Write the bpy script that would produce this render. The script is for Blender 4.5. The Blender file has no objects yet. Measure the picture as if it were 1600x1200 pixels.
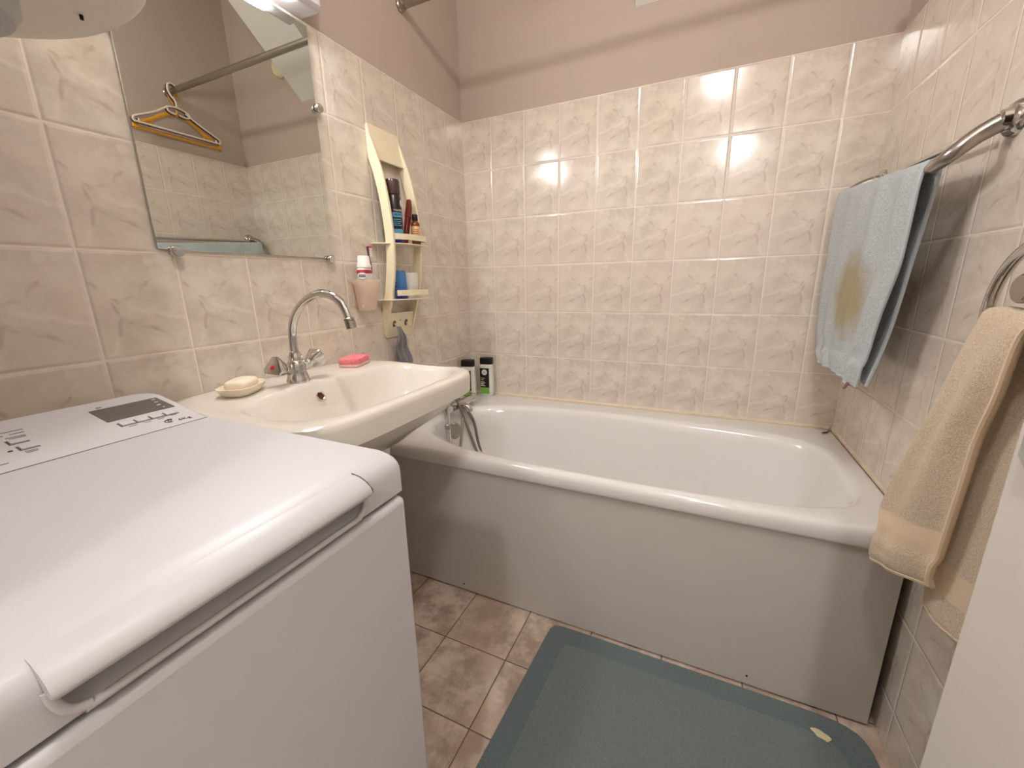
import bpy, bmesh, math, random
from mathutils import Vector, Matrix, noise
random.seed(7)
SC = bpy.context.scene
COL = SC.collection
PI = math.pi

# ------------------------------------------------------------------ camera
cam_d = bpy.data.cameras.new('camera'); cam = bpy.data.objects.new('camera', cam_d); COL.objects.link(cam)
RX = Vector((0.90860359, 0.41725036, -0.01848377)); DN = Vector((0.08423367, -0.22641403, -0.97038208)); FW = Vector((-0.40907725, 0.88013569, -0.24086713))
M = Matrix((RX, -DN, -FW)).transposed().to_4x4(); M.translation = Vector((1.031, -1.743, 1.050))
cam.matrix_world = M
cam_d.sensor_width = 36.0; cam_d.lens = 637.09 * 36 / 1600; cam_d.clip_start = 0.01
SC.camera = cam

# ------------------------------------------------------------------ world, exposure
w = bpy.data.worlds.new('world'); SC.world = w; w.use_nodes = True
w.node_tree.nodes['Background'].inputs[0].default_value = (0.9, 0.85, 0.8, 1); w.node_tree.nodes['Background'].inputs[1].default_value = 0.25
vs = SC.view_settings
vs.view_transform = 'Standard'; vs.look = 'None'; vs.gamma = 1.0; vs.use_curve_mapping = False
vs.exposure = 0.38

LAMP_MIRROR = 53.0      # emission of the lamp lens above the mirror
LAMP_CEILING = 135.0      # emission of the ceiling globe
LAMP_HALL = 190.0         # emission of the hall globe

# ------------------------------------------------------------------ room measures (metres)
WX = 1.4977; TT = 1.7315; TW = 0.1535; TH = 0.20281; YF = -1.92; ZC = 2.75; TK = 0.006

# ------------------------------------------------------------------ helpers
def srgb(r, g, b):
    f = lambda c: (c / 255 / 12.92) if c / 255 <= .04045 else ((c / 255 + .055) / 1.055) ** 2.4
    return (f(r), f(g), f(b), 1)

class NT:
    def __init__(s, name):
        s.m = bpy.data.materials.new(name); s.m.use_nodes = True; s.t = s.m.node_tree
        s.b = s.t.nodes['Principled BSDF']
    def n(s, ty, **k):
        x = s.t.nodes.new(ty)
        for a, v in k.items(): setattr(x, a, v)
        return x
    def l(s, a, b): s.t.links.new(a, b)
    def put(s, x, sock):
        if hasattr(x, 'is_output'): s.l(x, sock)
        else: sock.default_value = x
    def math(s, op, a, b=0.0, c=0.0, clamp=False):
        x = s.n('ShaderNodeMath', operation=op, use_clamp=clamp)
        for i, v in enumerate((a, b, c)): s.put(v, x.inputs[i])
        return x.outputs[0]
    def vmath(s, op, a, b=(0, 0, 0)):
        x = s.n('ShaderNodeVectorMath', operation=op); s.put(a, x.inputs[0]); s.put(b, x.inputs[1])
        return x.outputs['Value'] if op in ('LENGTH', 'DOT_PRODUCT') else x.outputs[0]
    def step(s, v, a, b):
        x = s.n('ShaderNodeMapRange', interpolation_type='SMOOTHSTEP'); s.put(v, x.inputs[0]); x.inputs[1].default_value = a; x.inputs[2].default_value = b
        return x.outputs[0]
    def mix(s, f, a, b):
        x = s.n('ShaderNodeMix', data_type='RGBA'); s.put(f, x.inputs[0]); s.put(a, x.inputs[6]); s.put(b, x.inputs[7]); return x.outputs[2]
    def xyz(s, v):
        x = s.n('ShaderNodeSeparateXYZ'); s.l(v, x.inputs[0]); return x.outputs
    def comb(s, x, y, z):
        k = s.n('ShaderNodeCombineXYZ')
        for i, v in enumerate((x, y, z)): s.put(v, k.inputs[i])
        return k.outputs[0]
    def noise(s, vec, scale, detail=2.0, rough=.5, color=False):
        x = s.n('ShaderNodeTexNoise'); s.l(vec, x.inputs['Vector']); x.inputs['Scale'].default_value = scale; x.inputs['Detail'].default_value = detail; x.inputs['Roughness'].default_value = rough
        return x.outputs[1] if color else x.outputs[0]
    def coord(s): return s.n('ShaderNodeTexCoord').outputs['Object']
    def bump(s, h, strength, dist):
        x = s.n('ShaderNodeBump'); s.l(h, x.inputs['Height']); x.inputs['Strength'].default_value = strength; x.inputs['Distance'].default_value = dist
        s.l(x.outputs[0], s.b.inputs['Normal']); return x

def simple(name, col, rough=.4, metal=0.0, noise_amt=.03, nscale=30, bump=0.0, coat=0.0, spec=.5, trans=0.0, bscale=None):
    k = NT(name); c = k.coord()
    nz = k.noise(c, nscale, 3)
    dk = tuple(v * (1 - noise_amt * 2) for v in col[:3]) + (1,)
    lt = tuple(min(1, v * (1 + noise_amt * 2)) for v in col[:3]) + (1,)
    k.l(k.mix(nz, dk, lt), k.b.inputs['Base Color'])
    k.b.inputs['Roughness'].default_value = rough; k.b.inputs['Metallic'].default_value = metal
    k.b.inputs['Coat Weight'].default_value = coat; k.b.inputs['Coat Roughness'].default_value = .08
    k.b.inputs['Specular IOR Level'].default_value = spec; k.b.inputs['Transmission Weight'].default_value = trans
    if bump: k.bump(k.noise(c, bscale or nscale, 4), 1.0, bump)
    return k.m

def tile_mat(name, axis, u0, sign, floor=False):
    """glazed wall tile with a printed marble that repeats from tile to tile, pale grout"""
    k = NT(name); c = k.coord(); o = k.xyz(c)
    u = k.math('DIVIDE', k.math('MULTIPLY', k.math('SUBTRACT', o[axis], u0), sign), TW)
    v = k.math('DIVIDE', k.math('SUBTRACT', TT, o[2]), TH)
    fx = k.math('FRACT', u); fy = k.math('FRACT', v)
    cell = k.comb(k.math('FLOOR', u), k.math('FLOOR', v), float(axis))
    dx = k.math('MULTIPLY', k.math('MINIMUM', fx, k.math('SUBTRACT', 1.0, fx)), TW)
    dy = k.math('MULTIPLY', k.math('MINIMUM', fy, k.math('SUBTRACT', 1.0, fy)), TH)
    d = k.math('MINIMUM', dx, dy)
    grout = k.math('SUBTRACT', 1.0, k.step(d, .0008, .0022))
    p = k.comb(k.math('MULTIPLY', fx, .75), fy, 0.0)
    wn = k.noise(p, 9.0, 4, .6, True)
    pw = k.vmath('ADD', p, k.vmath('MULTIPLY', k.vmath('SUBTRACT', wn, (.5, .5, .5)), (.10, .10, 0)))
    def seg(A, B):
        A = Vector((A[0] * .75, A[1], 0)); B = Vector((B[0] * .75, B[1], 0)); ba = B - A
        pa = k.vmath('SUBTRACT', pw, tuple(A))
        h = k.math('DIVIDE', k.vmath('DOT_PRODUCT', pa, tuple(ba)), ba.length_squared, 0, True)
        sc = k.n('ShaderNodeVectorMath', operation='SCALE'); sc.inputs[0].default_value = tuple(ba); k.l(h, sc.inputs['Scale'])
        return k.vmath('LENGTH', k.vmath('SUBTRACT', pa, sc.outputs[0]))
    def polyd(pts):
        r = None
        for a, b in zip(pts, pts[1:]):
            s_ = seg(a, b); r = s_ if r is None else k.math('MINIMUM', r, s_)
        return r
    dark = k.math('MINIMUM', polyd([(.38, .28), (.55, .42), (.72, .47), (.96, .30)]), polyd([(.80, .44), (.74, .62), (.80, .84)]))
    dark = k.math('MINIMUM', dark, polyd([(.74, .62), (.45, .72), (.30, .80)]))
    lite = k.math('MINIMUM', polyd([(-.05, .66), (.30, .60), (.62, .53)]), polyd([(.80, .82), (.92, 1.0)]))
    vein = k.math('MULTIPLY', k.math('SUBTRACT', 1.0, k.step(dark, .002, .028)), k.step(k.noise(p, 6.0, 2), .35, .62))
    pale = k.math('SUBTRACT', 1.0, k.step(lite, .0, .04))
    blot = k.math('SUBTRACT', 1.0, k.step(k.vmath('LENGTH', k.vmath('SUBTRACT', pw, (.235, .085, 0))), .025, .06))
    cloud = k.noise(k.vmath('ADD', p, (3.1, 1.7, 0)), 3.2, 5, .62)
    cloud2 = k.noise(c, 2.3, 2)
    base = k.mix(k.step(cloud, .34, .66), srgb(208, 196, 182), srgb(229, 219, 205))
    base = k.mix(k.math('MULTIPLY', k.step(cloud2, .40, .65), .5), base, srgb(226, 210, 197))
    base = k.mix(k.math('MULTIPLY', vein, .42), base, srgb(166, 143, 124))
    base = k.mix(k.math('MULTIPLY', k.math('MAXIMUM', pale, blot), .42), base, srgb(242, 232, 220))
    wv = k.n('ShaderNodeTexWhiteNoise', noise_dimensions='3D'); k.l(cell, wv.inputs[0])
    base = k.mix(k.math('MULTIPLY', wv.outputs[0], .12), base, srgb(200, 180, 163))
    base = k.mix(grout, base, srgb(238, 225, 212))
    k.l(base, k.b.inputs['Base Color'])
    k.l(k.math('ADD', k.math('MULTIPLY', grout, .45), .13), k.b.inputs['Roughness'])
    k.b.inputs['Specular IOR Level'].default_value = .55
    hgt = k.math('ADD', k.step(d, .0005, .007), k.math('MULTIPLY', k.noise(c, 26.0, 2), .16))
    hgt = k.math('ADD', hgt, k.math('MULTIPLY', k.math('SUBTRACT', fx, .5), k.math('SUBTRACT', wv.outputs[0], .5)))
    k.bump(hgt, .8, .0011)
    return k.m

def floor_mat():
    k = NT('floor tile'); c = k.coord(); o = k.xyz(c); P = .2030
    u = k.math('DIVIDE', k.math('SUBTRACT', o[0], .196), P); v = k.math('DIVIDE', k.math('SUBTRACT', o[1], -.9015), P)
    fx = k.math('FRACT', u); fy = k.math('FRACT', v)
    d = k.math('MULTIPLY', k.math('MINIMUM', k.math('MINIMUM', fx, k.math('SUBTRACT', 1.0, fx)), k.math('MINIMUM', fy, k.math('SUBTRACT', 1.0, fy))), P)
    grout = k.math('SUBTRACT', 1.0, k.step(d, .0008, .0019))
    cell = k.comb(k.math('FLOOR', u), k.math('FLOOR', v), 0.0)
    off = k.n('ShaderNodeTexWhiteNoise', noise_dimensions='3D'); k.l(cell, off.inputs[0])
    q = k.vmath('ADD', c, k.vmath('MULTIPLY', off.outputs[1], (3, 3, 3)))
    a = k.noise(q, 13.0, 6, .65); b = k.noise(q, 5.0, 4)
    base = k.mix(k.step(a, .36, .64), srgb(172, 150, 134), srgb(222, 204, 188))
    base = k.mix(k.math('MULTIPLY', k.step(b, .45, .62), .5), base, srgb(190, 164, 144))
    base = k.mix(grout, base, srgb(112, 86, 66))
    k.l(base, k.b.inputs['Base Color']); k.b.inputs['Roughness'].default_value = .38
    k.bump(k.math('ADD', k.step(d, .0005, .004), k.math('MULTIPLY', a, .15)), .8, .001)
    return k.m

def terry(name, c1, c2, stain=None, scale=330):
    k = NT(name); c = k.coord()
    a = k.noise(c, scale, 3, .7); b = k.noise(c, 40, 3)
    base = k.mix(k.step(a, .30, .66), c1, c2)
    base = k.mix(k.math('MULTIPLY', b, .25), base, c1)
    if stain:
        cen, rad, colr = stain
        dd = k.vmath('LENGTH', k.vmath('DIVIDE', k.vmath('SUBTRACT', k.vmath('ADD', c, k.vmath('MULTIPLY', k.vmath('SUBTRACT', k.noise(c, 22, 3, .5, True), (.5, .5, .5)), (.05, .05, .07))), cen), rad))
        base = k.mix(k.math('MULTIPLY', k.math('SUBTRACT', 1.0, k.step(dd, .45, 1.05)), .85), base, colr)
    k.l(base, k.b.inputs['Base Color']); k.b.inputs['Roughness'].default_value = .95; k.b.inputs['Specular IOR Level'].default_value = .15
    k.b.inputs['Sheen Weight'].default_value = .25
    k.bump(k.math('ADD', a, k.math('MULTIPLY', k.noise(c, 120, 2), .8)), .9, .0035)
    return k.m

def emit(name, col, strength):
    k = NT(name); k.b.inputs['Base Color'].default_value = col; k.b.inputs['Emission Color'].default_value = col; k.b.inputs['Emission Strength'].default_value = strength
    k.b.inputs['Roughness'].default_value = .3
    return k.m

MT = {}
MT['paint'] = simple('taupe wall paint', srgb(191, 174, 161), .75, noise_amt=.02, nscale=9, bump=.0004, bscale=260, spec=.25)
MT['ceil'] = simple('white ceiling paint', srgb(226, 222, 214), .8, noise_amt=.01)
MT['enamel'] = simple('white enamel', srgb(232, 229, 225), .1, noise_amt=.012, nscale=6, coat=.4)
MT['ceramic'] = simple('cream white ceramic', srgb(222, 215, 204), .12, noise_amt=.03, nscale=9, coat=.3)
MT['panel'] = simple('bath panel white paint', srgb(205, 198, 190), .55, noise_amt=.015, nscale=14)
MT['appliance'] = simple('white appliance paint', srgb(200, 197, 200), .38, noise_amt=.008, spec=.4)
MT['appliance_grey'] = simple('white plastic', srgb(204, 200, 202), .35, noise_amt=.008)
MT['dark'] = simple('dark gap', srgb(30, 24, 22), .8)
MT['display'] = simple('smoked display', srgb(92, 82, 76), .35, noise_amt=.12, nscale=90)
MT['ink'] = simple('grey ink', srgb(110, 102, 100), .6)
MT['inkdark'] = simple('dark ink', srgb(52, 44, 52), .6)
MT['inkwhite'] = simple('white ink', srgb(226, 224, 218), .6)
MT['chrome'] = simple('chrome', srgb(205, 203, 200), .09, metal=1.0, noise_amt=.02, nscale=20)
MT['satin'] = simple('satin steel', srgb(172, 166, 158), .28, metal=1.0, noise_amt=.03, nscale=20)
MT['hose'] = simple('ribbed steel hose', srgb(150, 144, 136), .3, metal=1.0, noise_amt=.06, nscale=400, bump=.001, bscale=500)
MT['cream'] = simple('cream plastic', srgb(240, 228, 196), .35, noise_amt=.015)
MT['soap'] = simple('cream soap', srgb(240, 226, 203), .45, noise_amt=.02)
MT['sealant'] = simple('yellowed sealant', srgb(222, 206, 182), .5, noise_amt=.06, nscale=25)
MT['black'] = simple('black plastic', srgb(26, 20, 19), .4, spec=.3)
MT['red'] = simple('red plastic', srgb(205, 40, 36), .35)
MT['pinkfoam'] = simple('pink sponge foam', srgb(240, 128, 136), .9, noise_amt=.16, nscale=160, bump=.002)
MT['whitefoam'] = simple('white sponge foam', srgb(240, 196, 188), .95, noise_amt=.08, nscale=200, bump=.002)
MT['whiteplastic'] = simple('white plastic gloss', srgb(240, 236, 230), .3, noise_amt=.01)
MT['amber'] = simple('amber glass', srgb(120, 66, 28), .12, noise_amt=.06)
MT['peach'] = simple('peach label', srgb(226, 176, 124), .5)
MT['blue'] = simple('blue plastic', srgb(64, 126, 190), .3)
MT['deepblue'] = simple('deep blue plastic', srgb(50, 52, 170), .35)
MT['lightblue'] = simple('light blue label', srgb(92, 170, 216), .35)
MT['canblack'] = simple('black can print', srgb(38, 30, 30), .22)
MT['clearcap'] = simple('smoky clear cap', srgb(74, 56, 52), .1, trans=.0)
MT['maroon'] = simple('maroon plastic', srgb(124, 40, 26), .25)
MT['pink'] = simple('pink bristle', srgb(222, 66, 112), .5)
MT['purple'] = simple('purple plastic', srgb(104, 40, 84), .35)
MT['greylabel'] = simple('grey label', srgb(150, 152, 156), .5)
MT['redlabel'] = simple('red label', srgb(190, 46, 62), .4)
MT['green'] = simple('green label', srgb(122, 172, 70), .4, noise_amt=.12, nscale=60)
MT['yellowgreen'] = simple('lime ink', srgb(196, 206, 60), .5)
MT['bottle'] = simple('milky clear plastic', srgb(226, 224, 214), .25, trans=.0, noise_amt=.02)
MT['frost'] = simple('frosted pinkish plastic', srgb(252, 238, 228), .35, trans=.75, noise_amt=.02)
MT['yellow'] = simple('yellow hanger plastic', srgb(232, 166, 44), .35)
MT['hangerwhite'] = simple('white hanger plastic', srgb(232, 224, 208), .4)
MT['hangerred'] = simple('dark red hanger plastic', srgb(96, 30, 34), .4)
MT['door'] = simple('white door paint', srgb(226, 219, 211), .45, noise_amt=.01)
MT['greycloth'] = terry('grey cloth', srgb(138, 136, 140), srgb(176, 174, 178), scale=500)
MT['bluetowel'] = terry('light blue terry', srgb(170, 179, 186), srgb(224, 228, 230), ((-.012, -.015, .215), (.08, .15, .135), srgb(172, 152, 98)))
MT['blueband'] = simple('light blue woven band', srgb(194, 203, 208), .85, noise_amt=.03, nscale=200, bump=.0006, bscale=600)
MT['beigetowel'] = terry('beige terry', srgb(220, 194, 164), srgb(248, 230, 206), scale=420)
MT['beigeband'] = simple('beige woven band', srgb(236, 212, 184), .85, noise_amt=.03, nscale=200, bump=.0006, bscale=600)
MT['mat'] = terry('grey green mat pile', srgb(102, 114, 112), srgb(126, 138, 136), scale=420)
MT['matedge'] = terry('blue green mat edge', srgb(92, 107, 109), srgb(115, 129, 130), scale=420)
MT['matspot'] = simple('pale worn spot', srgb(222, 214, 172), .9, noise_amt=.1, nscale=80)
MT['lens'] = emit('glowing lamp glass', (1.0, .99, .985, 1), LAMP_MIRROR)
MT['globe'] = emit('glowing globe', (1.0, .99, .985, 1), LAMP_CEILING)
MT['hallglobe'] = emit('glowing hall globe', (1.0, .99, .985, 1), LAMP_HALL)
k = NT('frosted thin plastic'); k.b.inputs['Base Color'].default_value = srgb(252, 242, 234); k.b.inputs['Roughness'].default_value = .35
fc_ = k.n('ShaderNodeBsdfTranslucent'); fc_.inputs[0].default_value = srgb(252, 236, 224); ft = k.n('ShaderNodeBsdfTransparent'); ft.inputs[0].default_value = srgb(252, 240, 230)
f1 = k.n('ShaderNodeMixShader'); f1.inputs[0].default_value = .45; k.l(k.b.outputs[0], f1.inputs[1]); k.l(fc_.outputs[0], f1.inputs[2])
f2 = k.n('ShaderNodeMixShader'); k.l(k.math('ADD', k.math('MULTIPLY', k.noise(k.coord(), 60, 2), .06), .32), f2.inputs[0]); k.l(f1.outputs[0], f2.inputs[1]); k.l(ft.outputs[0], f2.inputs[2])
k.l(f2.outputs[0], k.t.nodes['Material Output'].inputs[0]); MT['frost'] = k.m
MT['heater'] = simple('white heater enamel', srgb(226, 216, 204), .4, noise_amt=.015)
MT['heatercap'] = simple('grey plastic cap', srgb(176, 174, 170), .45, noise_amt=.02)
MT['hallwall'] = simple('hall wall paint', srgb(214, 206, 196), .8)
MT['vent'] = simple('cream vent plastic', srgb(226, 214, 176), .5)
MT['rust'] = simple('rusty hole', srgb(84, 40, 14), .6, noise_amt=.3, nscale=200)
MT['floor'] = floor_mat()
mk = NT('mirror glass'); mk.b.inputs['Base Color'].default_value = srgb(208, 211, 204); mk.b.inputs['Metallic'].default_value = 1; mk.b.inputs['Roughness'].default_value = .01
mc = mk.coord(); mk.l(mk.math('MULTIPLY', mk.noise(mc, 30, 2), .012), mk.b.inputs['Roughness']); MT['mirror'] = mk.m

# ---- geometry helpers
def wl(o):
    v = Vector((0, 0, 0))
    while o: v = v + o.location; o = o.parent
    return v
def obj(name, bm, mat, parent=None, bevel=0.0, seg=2, angle=40, sub=0, solid=0.0, origin=None):
    if parent: bm.transform(Matrix.Translation(-wl(parent)))
    elif origin is not None: bm.transform(Matrix.Translation(-Vector(origin)))
    bmesh.ops.recalc_face_normals(bm, faces=bm.faces[:])
    me = bpy.data.meshes.new(name); bm.to_mesh(me); bm.free()
    for m in (mat if isinstance(mat, (list, tuple)) else [mat]): me.materials.append(MT[m] if isinstance(m, str) else m)
    for p in me.polygons: p.use_smooth = True
    me.set_sharp_from_angle(angle=math.radians(angle))
    o = bpy.data.objects.new(name, me); COL.objects.link(o)
    if parent: o.parent = parent
    elif origin is not None: o.location = origin
    if solid:
        s = o.modifiers.new('solid', 'SOLIDIFY'); s.thickness = solid; s.offset = 0
    if bevel:
        b = o.modifiers.new('bevel', 'BEVEL'); b.width = bevel; b.segments = seg; b.limit_method = 'ANGLE'; b.angle_limit = math.radians(35)
    if sub:
        s = o.modifiers.new('sub', 'SUBSURF'); s.levels = sub; s.render_levels = sub
    return o
def tag(o, label, cat, group=None):
    o['label'] = label; o['category'] = cat
    if group: o['group'] = group
    return o
def thing(name, loc, label, cat, group=None):
    o = bpy.data.objects.new(name, None); COL.objects.link(o); o.location = loc; o.empty_display_size = .05
    return tag(o, label, cat, group)
def struct(name, bm, mat, parent=None, **k):
    o = obj(name, bm, mat, parent, **k)
    if not parent: o['kind'] = 'structure'
    return o
def BM(): return bmesh.new()
def box(bm, x0, x1, y0, y1, z0, z1, mi=0):
    v = [bm.verts.new((x, y, z)) for x in (x0, x1) for y in (y0, y1) for z in (z0, z1)]
    for f in ((0, 1, 3, 2), (4, 6, 7, 5), (0, 4, 5, 1), (2, 3, 7, 6), (0, 2, 6, 4), (1, 5, 7, 3)):
        bm.faces.new([v[i] for i in f]).material_index = mi
    return bm
def bx(*a): return box(BM(), *a)
def frame(d, up=Vector((0, 0, 1))):
    d = d.normalized(); a = up if abs(d.dot(up)) < .95 else Vector((1, 0, 0))
    x = d.cross(a).normalized(); return x, d.cross(x).normalized()
def loft(bm, rings, closed=True, cap0=False, cap1=False, mi=0):
    R = [[bm.verts.new(p) for p in r] for r in rings]; n = len(R[0])
    for a, b in zip(R, R[1:]):
        for i in range(n if closed else n - 1):
            j = (i + 1) % n; bm.faces.new((a[i], a[j], b[j], b[i])).material_index = mi
    if cap0: bm.faces.new(R[0][::-1]).material_index = mi
    if cap1: bm.faces.new(R[-1]).material_index = mi
    return bm
def spline(pts, n=8, closed=False):
    P = [Vector(p) for p in pts]; out = []; m = len(P)
    for i in range(m if closed else m - 1):
        g = (lambda k: P[k % m]) if closed else (lambda k: P[max(0, min(m - 1, k))])
        a, b, c, d = g(i - 1), g(i), g(i + 1), g(i + 2)
        for k in range(n):
            t = k / n
            out.append(.5 * ((2 * b) + (c - a) * t + (2 * a - 5 * b + 4 * c - d) * t * t + (3 * b - a - 3 * c + d) * t ** 3))
    if not closed: out.append(P[-1])
    return out
def tube(bm, pts, r, n=12, ry=None, closed=False, cap=True, up=Vector((0, 0, 1)), mi=0):
    P = [Vector(p) for p in pts]; m = len(P); rings = []; X = None
    for i in range(m):
        d = (P[(i + 1) % m] - P[i - 1]) if closed else (P[min(m - 1, i + 1)] - P[max(0, i - 1)])
        d.normalize()
        if X is None: X, Y = frame(d, up)
        else:
            X = (X - d * X.dot(d)).normalized(); Y = d.cross(X)
        rr = r(i / (m - 1)) if callable(r) else r; r2 = rr * (ry / r if ry and not callable(r) else 1)
        rings.append([P[i] + X * rr * math.cos(2 * PI * k / n) + Y * r2 * math.sin(2 * PI * k / n) for k in range(n)])
    if closed: rings.append(rings[0])
    loft(bm, rings, True, cap and not closed, cap and not closed, mi)
    if closed: bmesh.ops.remove_doubles(bm, verts=bm.verts, dist=1e-6)
    return bm
def lathe(bm, c, prof, n=32, axis=Vector((0, 0, 1)), sx=1.0, sy=1.0, xdir=None, mi=0):
    """prof: list of (radius, height) along axis"""
    c = Vector(c); axis = axis.normalized()
    if xdir: X = Vector(xdir).normalized(); Y = axis.cross(X)
    else: X, Y = frame(axis)
    rings = [[c + axis * h + X * r * sx * math.cos(2 * PI * k / n) + Y * r * sy * math.sin(2 * PI * k / n) for k in range(n)] for r, h in prof]
    return loft(bm, rings, True, prof[0][0] > 1e-5, prof[-1][0] > 1e-5, mi)
def sring(cx, cy, a, b, n, z, N=160, nf=None):
    out = []
    for i in range(N):
        t = 2 * PI * i / N; c, s = math.cos(t), math.sin(t); nn = nf(c) if nf else n
        k = (abs(c) ** nn + abs(s) ** nn) ** (-1 / nn)
        out.append((cx + a * c * k, cy + b * s * k, z))
    return out
def prism(bm, poly, axis, a, b, mi=0):
    """poly: 2-D points in the two other axes, extruded from a to b along axis"""
    def mk(p, t): q = list(p); q.insert(axis, t); return q
    return loft(bm, [[mk(p, a) for p in poly], [mk(p, b) for p in poly]], True, True, True, mi)
def patch(bm, fn, nu, nv, mf=None):
    V = [[bm.verts.new(fn(i / nu, j / nv)) for j in range(nv + 1)] for i in range(nu + 1)]
    for i in range(nu):
        for j in range(nv):
            f = bm.faces.new((V[i][j], V[i + 1][j], V[i + 1][j + 1], V[i][j + 1]))
            if mf: f.material_index = mf((i + .5) / nu, (j + .5) / nv)
    return bm
def lerp(a, b, t): return a + (b - a) * t
def sm(a, b, t):
    t = max(0, min(1, (t - a) / (b - a))); return t * t * (3 - 2 * t)
def text(name, s, size, mtx, mat, parent, ext=.0002, align='CENTER'):
    cu = bpy.data.curves.new(name, 'FONT'); cu.body = s; cu.size = size; cu.extrude = ext; cu.align_x = align; cu.align_y = 'CENTER'
    t = bpy.data.objects.new(name + '_tmp', cu); COL.objects.link(t)
    me = bpy.data.meshes.new_from_object(t.evaluated_get(bpy.context.evaluated_depsgraph_get()))
    bpy.data.objects.remove(t)
    bm = BM(); bm.from_mesh(me); bpy.data.meshes.remove(me); bm.transform(mtx)
    return obj(name, bm, mat, parent)
def basis(o, x, y):
    x = Vector(x).normalized(); y = Vector(y); y = (y - x * y.dot(x)).normalized(); z = x.cross(y)
    m = Matrix((x, y, z)).transposed().to_4x4(); m.translation = Vector(o); return m
def cut(o, bm_cut):
    """apply a boolean difference now and keep only the result"""
    me = bpy.data.meshes.new('c'); bmesh.ops.recalc_face_normals(bm_cut, faces=bm_cut.faces[:]); bm_cut.transform(Matrix.Translation(-wl(o))); bm_cut.to_mesh(me); bm_cut.free()
    c = bpy.data.objects.new('c', me); COL.objects.link(c); c.location = wl(o)
    md = o.modifiers.new('cut', 'BOOLEAN'); md.object = c; md.operation = 'DIFFERENCE'; md.solver = 'EXACT'
    bpy.context.view_layer.update()
    new = bpy.data.meshes.new_from_object(o.evaluated_get(bpy.context.evaluated_depsgraph_get()))
    o.modifiers.clear(); o.data = new; bpy.data.objects.remove(c)
    new.set_sharp_from_angle(angle=math.radians(40))

# =================================================================== SETTING
struct('floor', bx(-.1, WX + .1, YF - .08, .1, -.06, 0), 'floor')
struct('ceiling', bx(-.1, WX + .1, YF - .08, .1, ZC, ZC + .06), 'ceil')
wb = struct('wall_back', bx(-.1, WX + .1, 0, .1, 0, ZC), 'paint')
wlft = struct('wall_left', bx(-.1, 0, YF, 0, 0, ZC), 'paint')
wr = struct('wall_right', bx(WX, WX + .1, YF, 0, 0, ZC), 'paint')
MT['tb'] = tile_mat('glazed tile back', 0, -.0437 * TW, 1.0); MT['tl'] = tile_mat('glazed tile left', 1, .0478 * TW, -1.0); MT['tr'] = tile_mat('glazed tile right', 1, .0597 * TW, -1.0)
TZ = TT + .001
struct('tile_facing', bx(0, WX, -TK, .002, 0, TZ), 'tb', wb, bevel=.0015)
struct('tile_facing', bx(-.002, TK, YF, 0, 0, TZ), 'tl', wlft, bevel=.0015)
struct('tile_facing', bx(WX - TK, WX + .002, YF, 0, 0, TZ), 'tr', wr, bevel=.0015)
# front wall with the open doorway the photograph is taken through
DX0, DX1, DZ = .72, 1.43, 2.03
bm = BM(); box(bm, 0, DX0, YF - .08, YF, 0, ZC); box(bm, DX1, WX, YF - .08, YF, 0, ZC); box(bm, DX0, DX1, YF - .08, YF, DZ, ZC)
struct('wall_front', bm, 'paint')
bm = BM(); box(bm, DX0 - .05, DX0, YF - .085, YF + .012, 0, DZ + .05); box(bm, DX1, DX1 + .045, YF - .085, YF + .012, 0, DZ + .05); box(bm, DX0 - .05, DX1 + .045, YF - .085, YF + .012, DZ, DZ + .05)
struct('trim_1', bm, 'door')
# hall beyond the doorway
HY = -3.9
struct('floor_hall', bx(-.3, 2.4, HY, YF - .08, -.06, 0), 'floor')
struct('ceiling_hall', bx(-.3, 2.4, HY, YF - .08, ZC, ZC + .06), 'ceil')
struct('wall_hall_front', bx(-.3, 2.4, HY - .08, HY, 0, ZC), 'hallwall')
struct('wall_hall_left', bx(-.38, -.3, HY, YF - .08, 0, ZC), 'hallwall')
struct('wall_hall_right', bx(2.4, 2.48, HY, YF - .08, 0, ZC), 'hallwall')
# slanting boxed shaft on the back wall, in the photo mostly in the mirror
struct('trim_2', prism(BM(), [(0.0, 1.983), (0.0, ZC), (-(ZC - 1.983) * 1.156, ZC)], 0, .728, .982), 'ceil')
# sealant between tub and tiles
bm = BM(); prism(bm, [(-.7, .5), (-.7, .5)], 0, 0, 0) if False else None
prism(bm, [(WX - TK + .001, .515), (WX - TK + .001, .527), (WX - TK - .002, .525), (WX - TK - .005, .5205), (WX - TK - .005, .515)], 1, -.722, -TK)
prism(bm, [(-TK, .5), (-TK, .528), (-.010, .5215), (-.013, .5205), (-.013, .5)], 0, TK, WX - TK - .012)
struct('trim_3', bm, 'sealant')

# =================================================================== LAMPS
t = thing('mirror_light', (.03, -1.02, 1.742), 'white wall lamp with glowing rounded glass fixed above the mirror', 'lamp')
bm = prism(BM(), [(-.001, 1.7335), (.070, 1.7305), (.080, 1.739), (.080, 1.85), (.074, 1.86), (-.001, 1.86)], 1, -1.25, -.81)
obj('housing', bm, 'appliance_grey', t, bevel=.004)
pr = []
for y, sc in ((-1.195, .3), (-1.188, .75), (-1.175, .95), (-1.15, 1), (-.91, 1), (-.886, .95), (-.873, .75), (-.866, .3)):
    pr.append([(.056 + .040 * sc * math.cos(a), y, 1.777 + .054 * sc * math.sin(a)) for a in [2 * PI * i / 20 for i in range(20)]])
obj('lamp_glass', loft(BM(), pr, True, True, True), 'lens', t)
t = thing('ceiling_lamp', (1.02, -1.58, 2.2), 'round glowing pendant lamp hanging inside the bathroom by the doorway', 'lamp')
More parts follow.
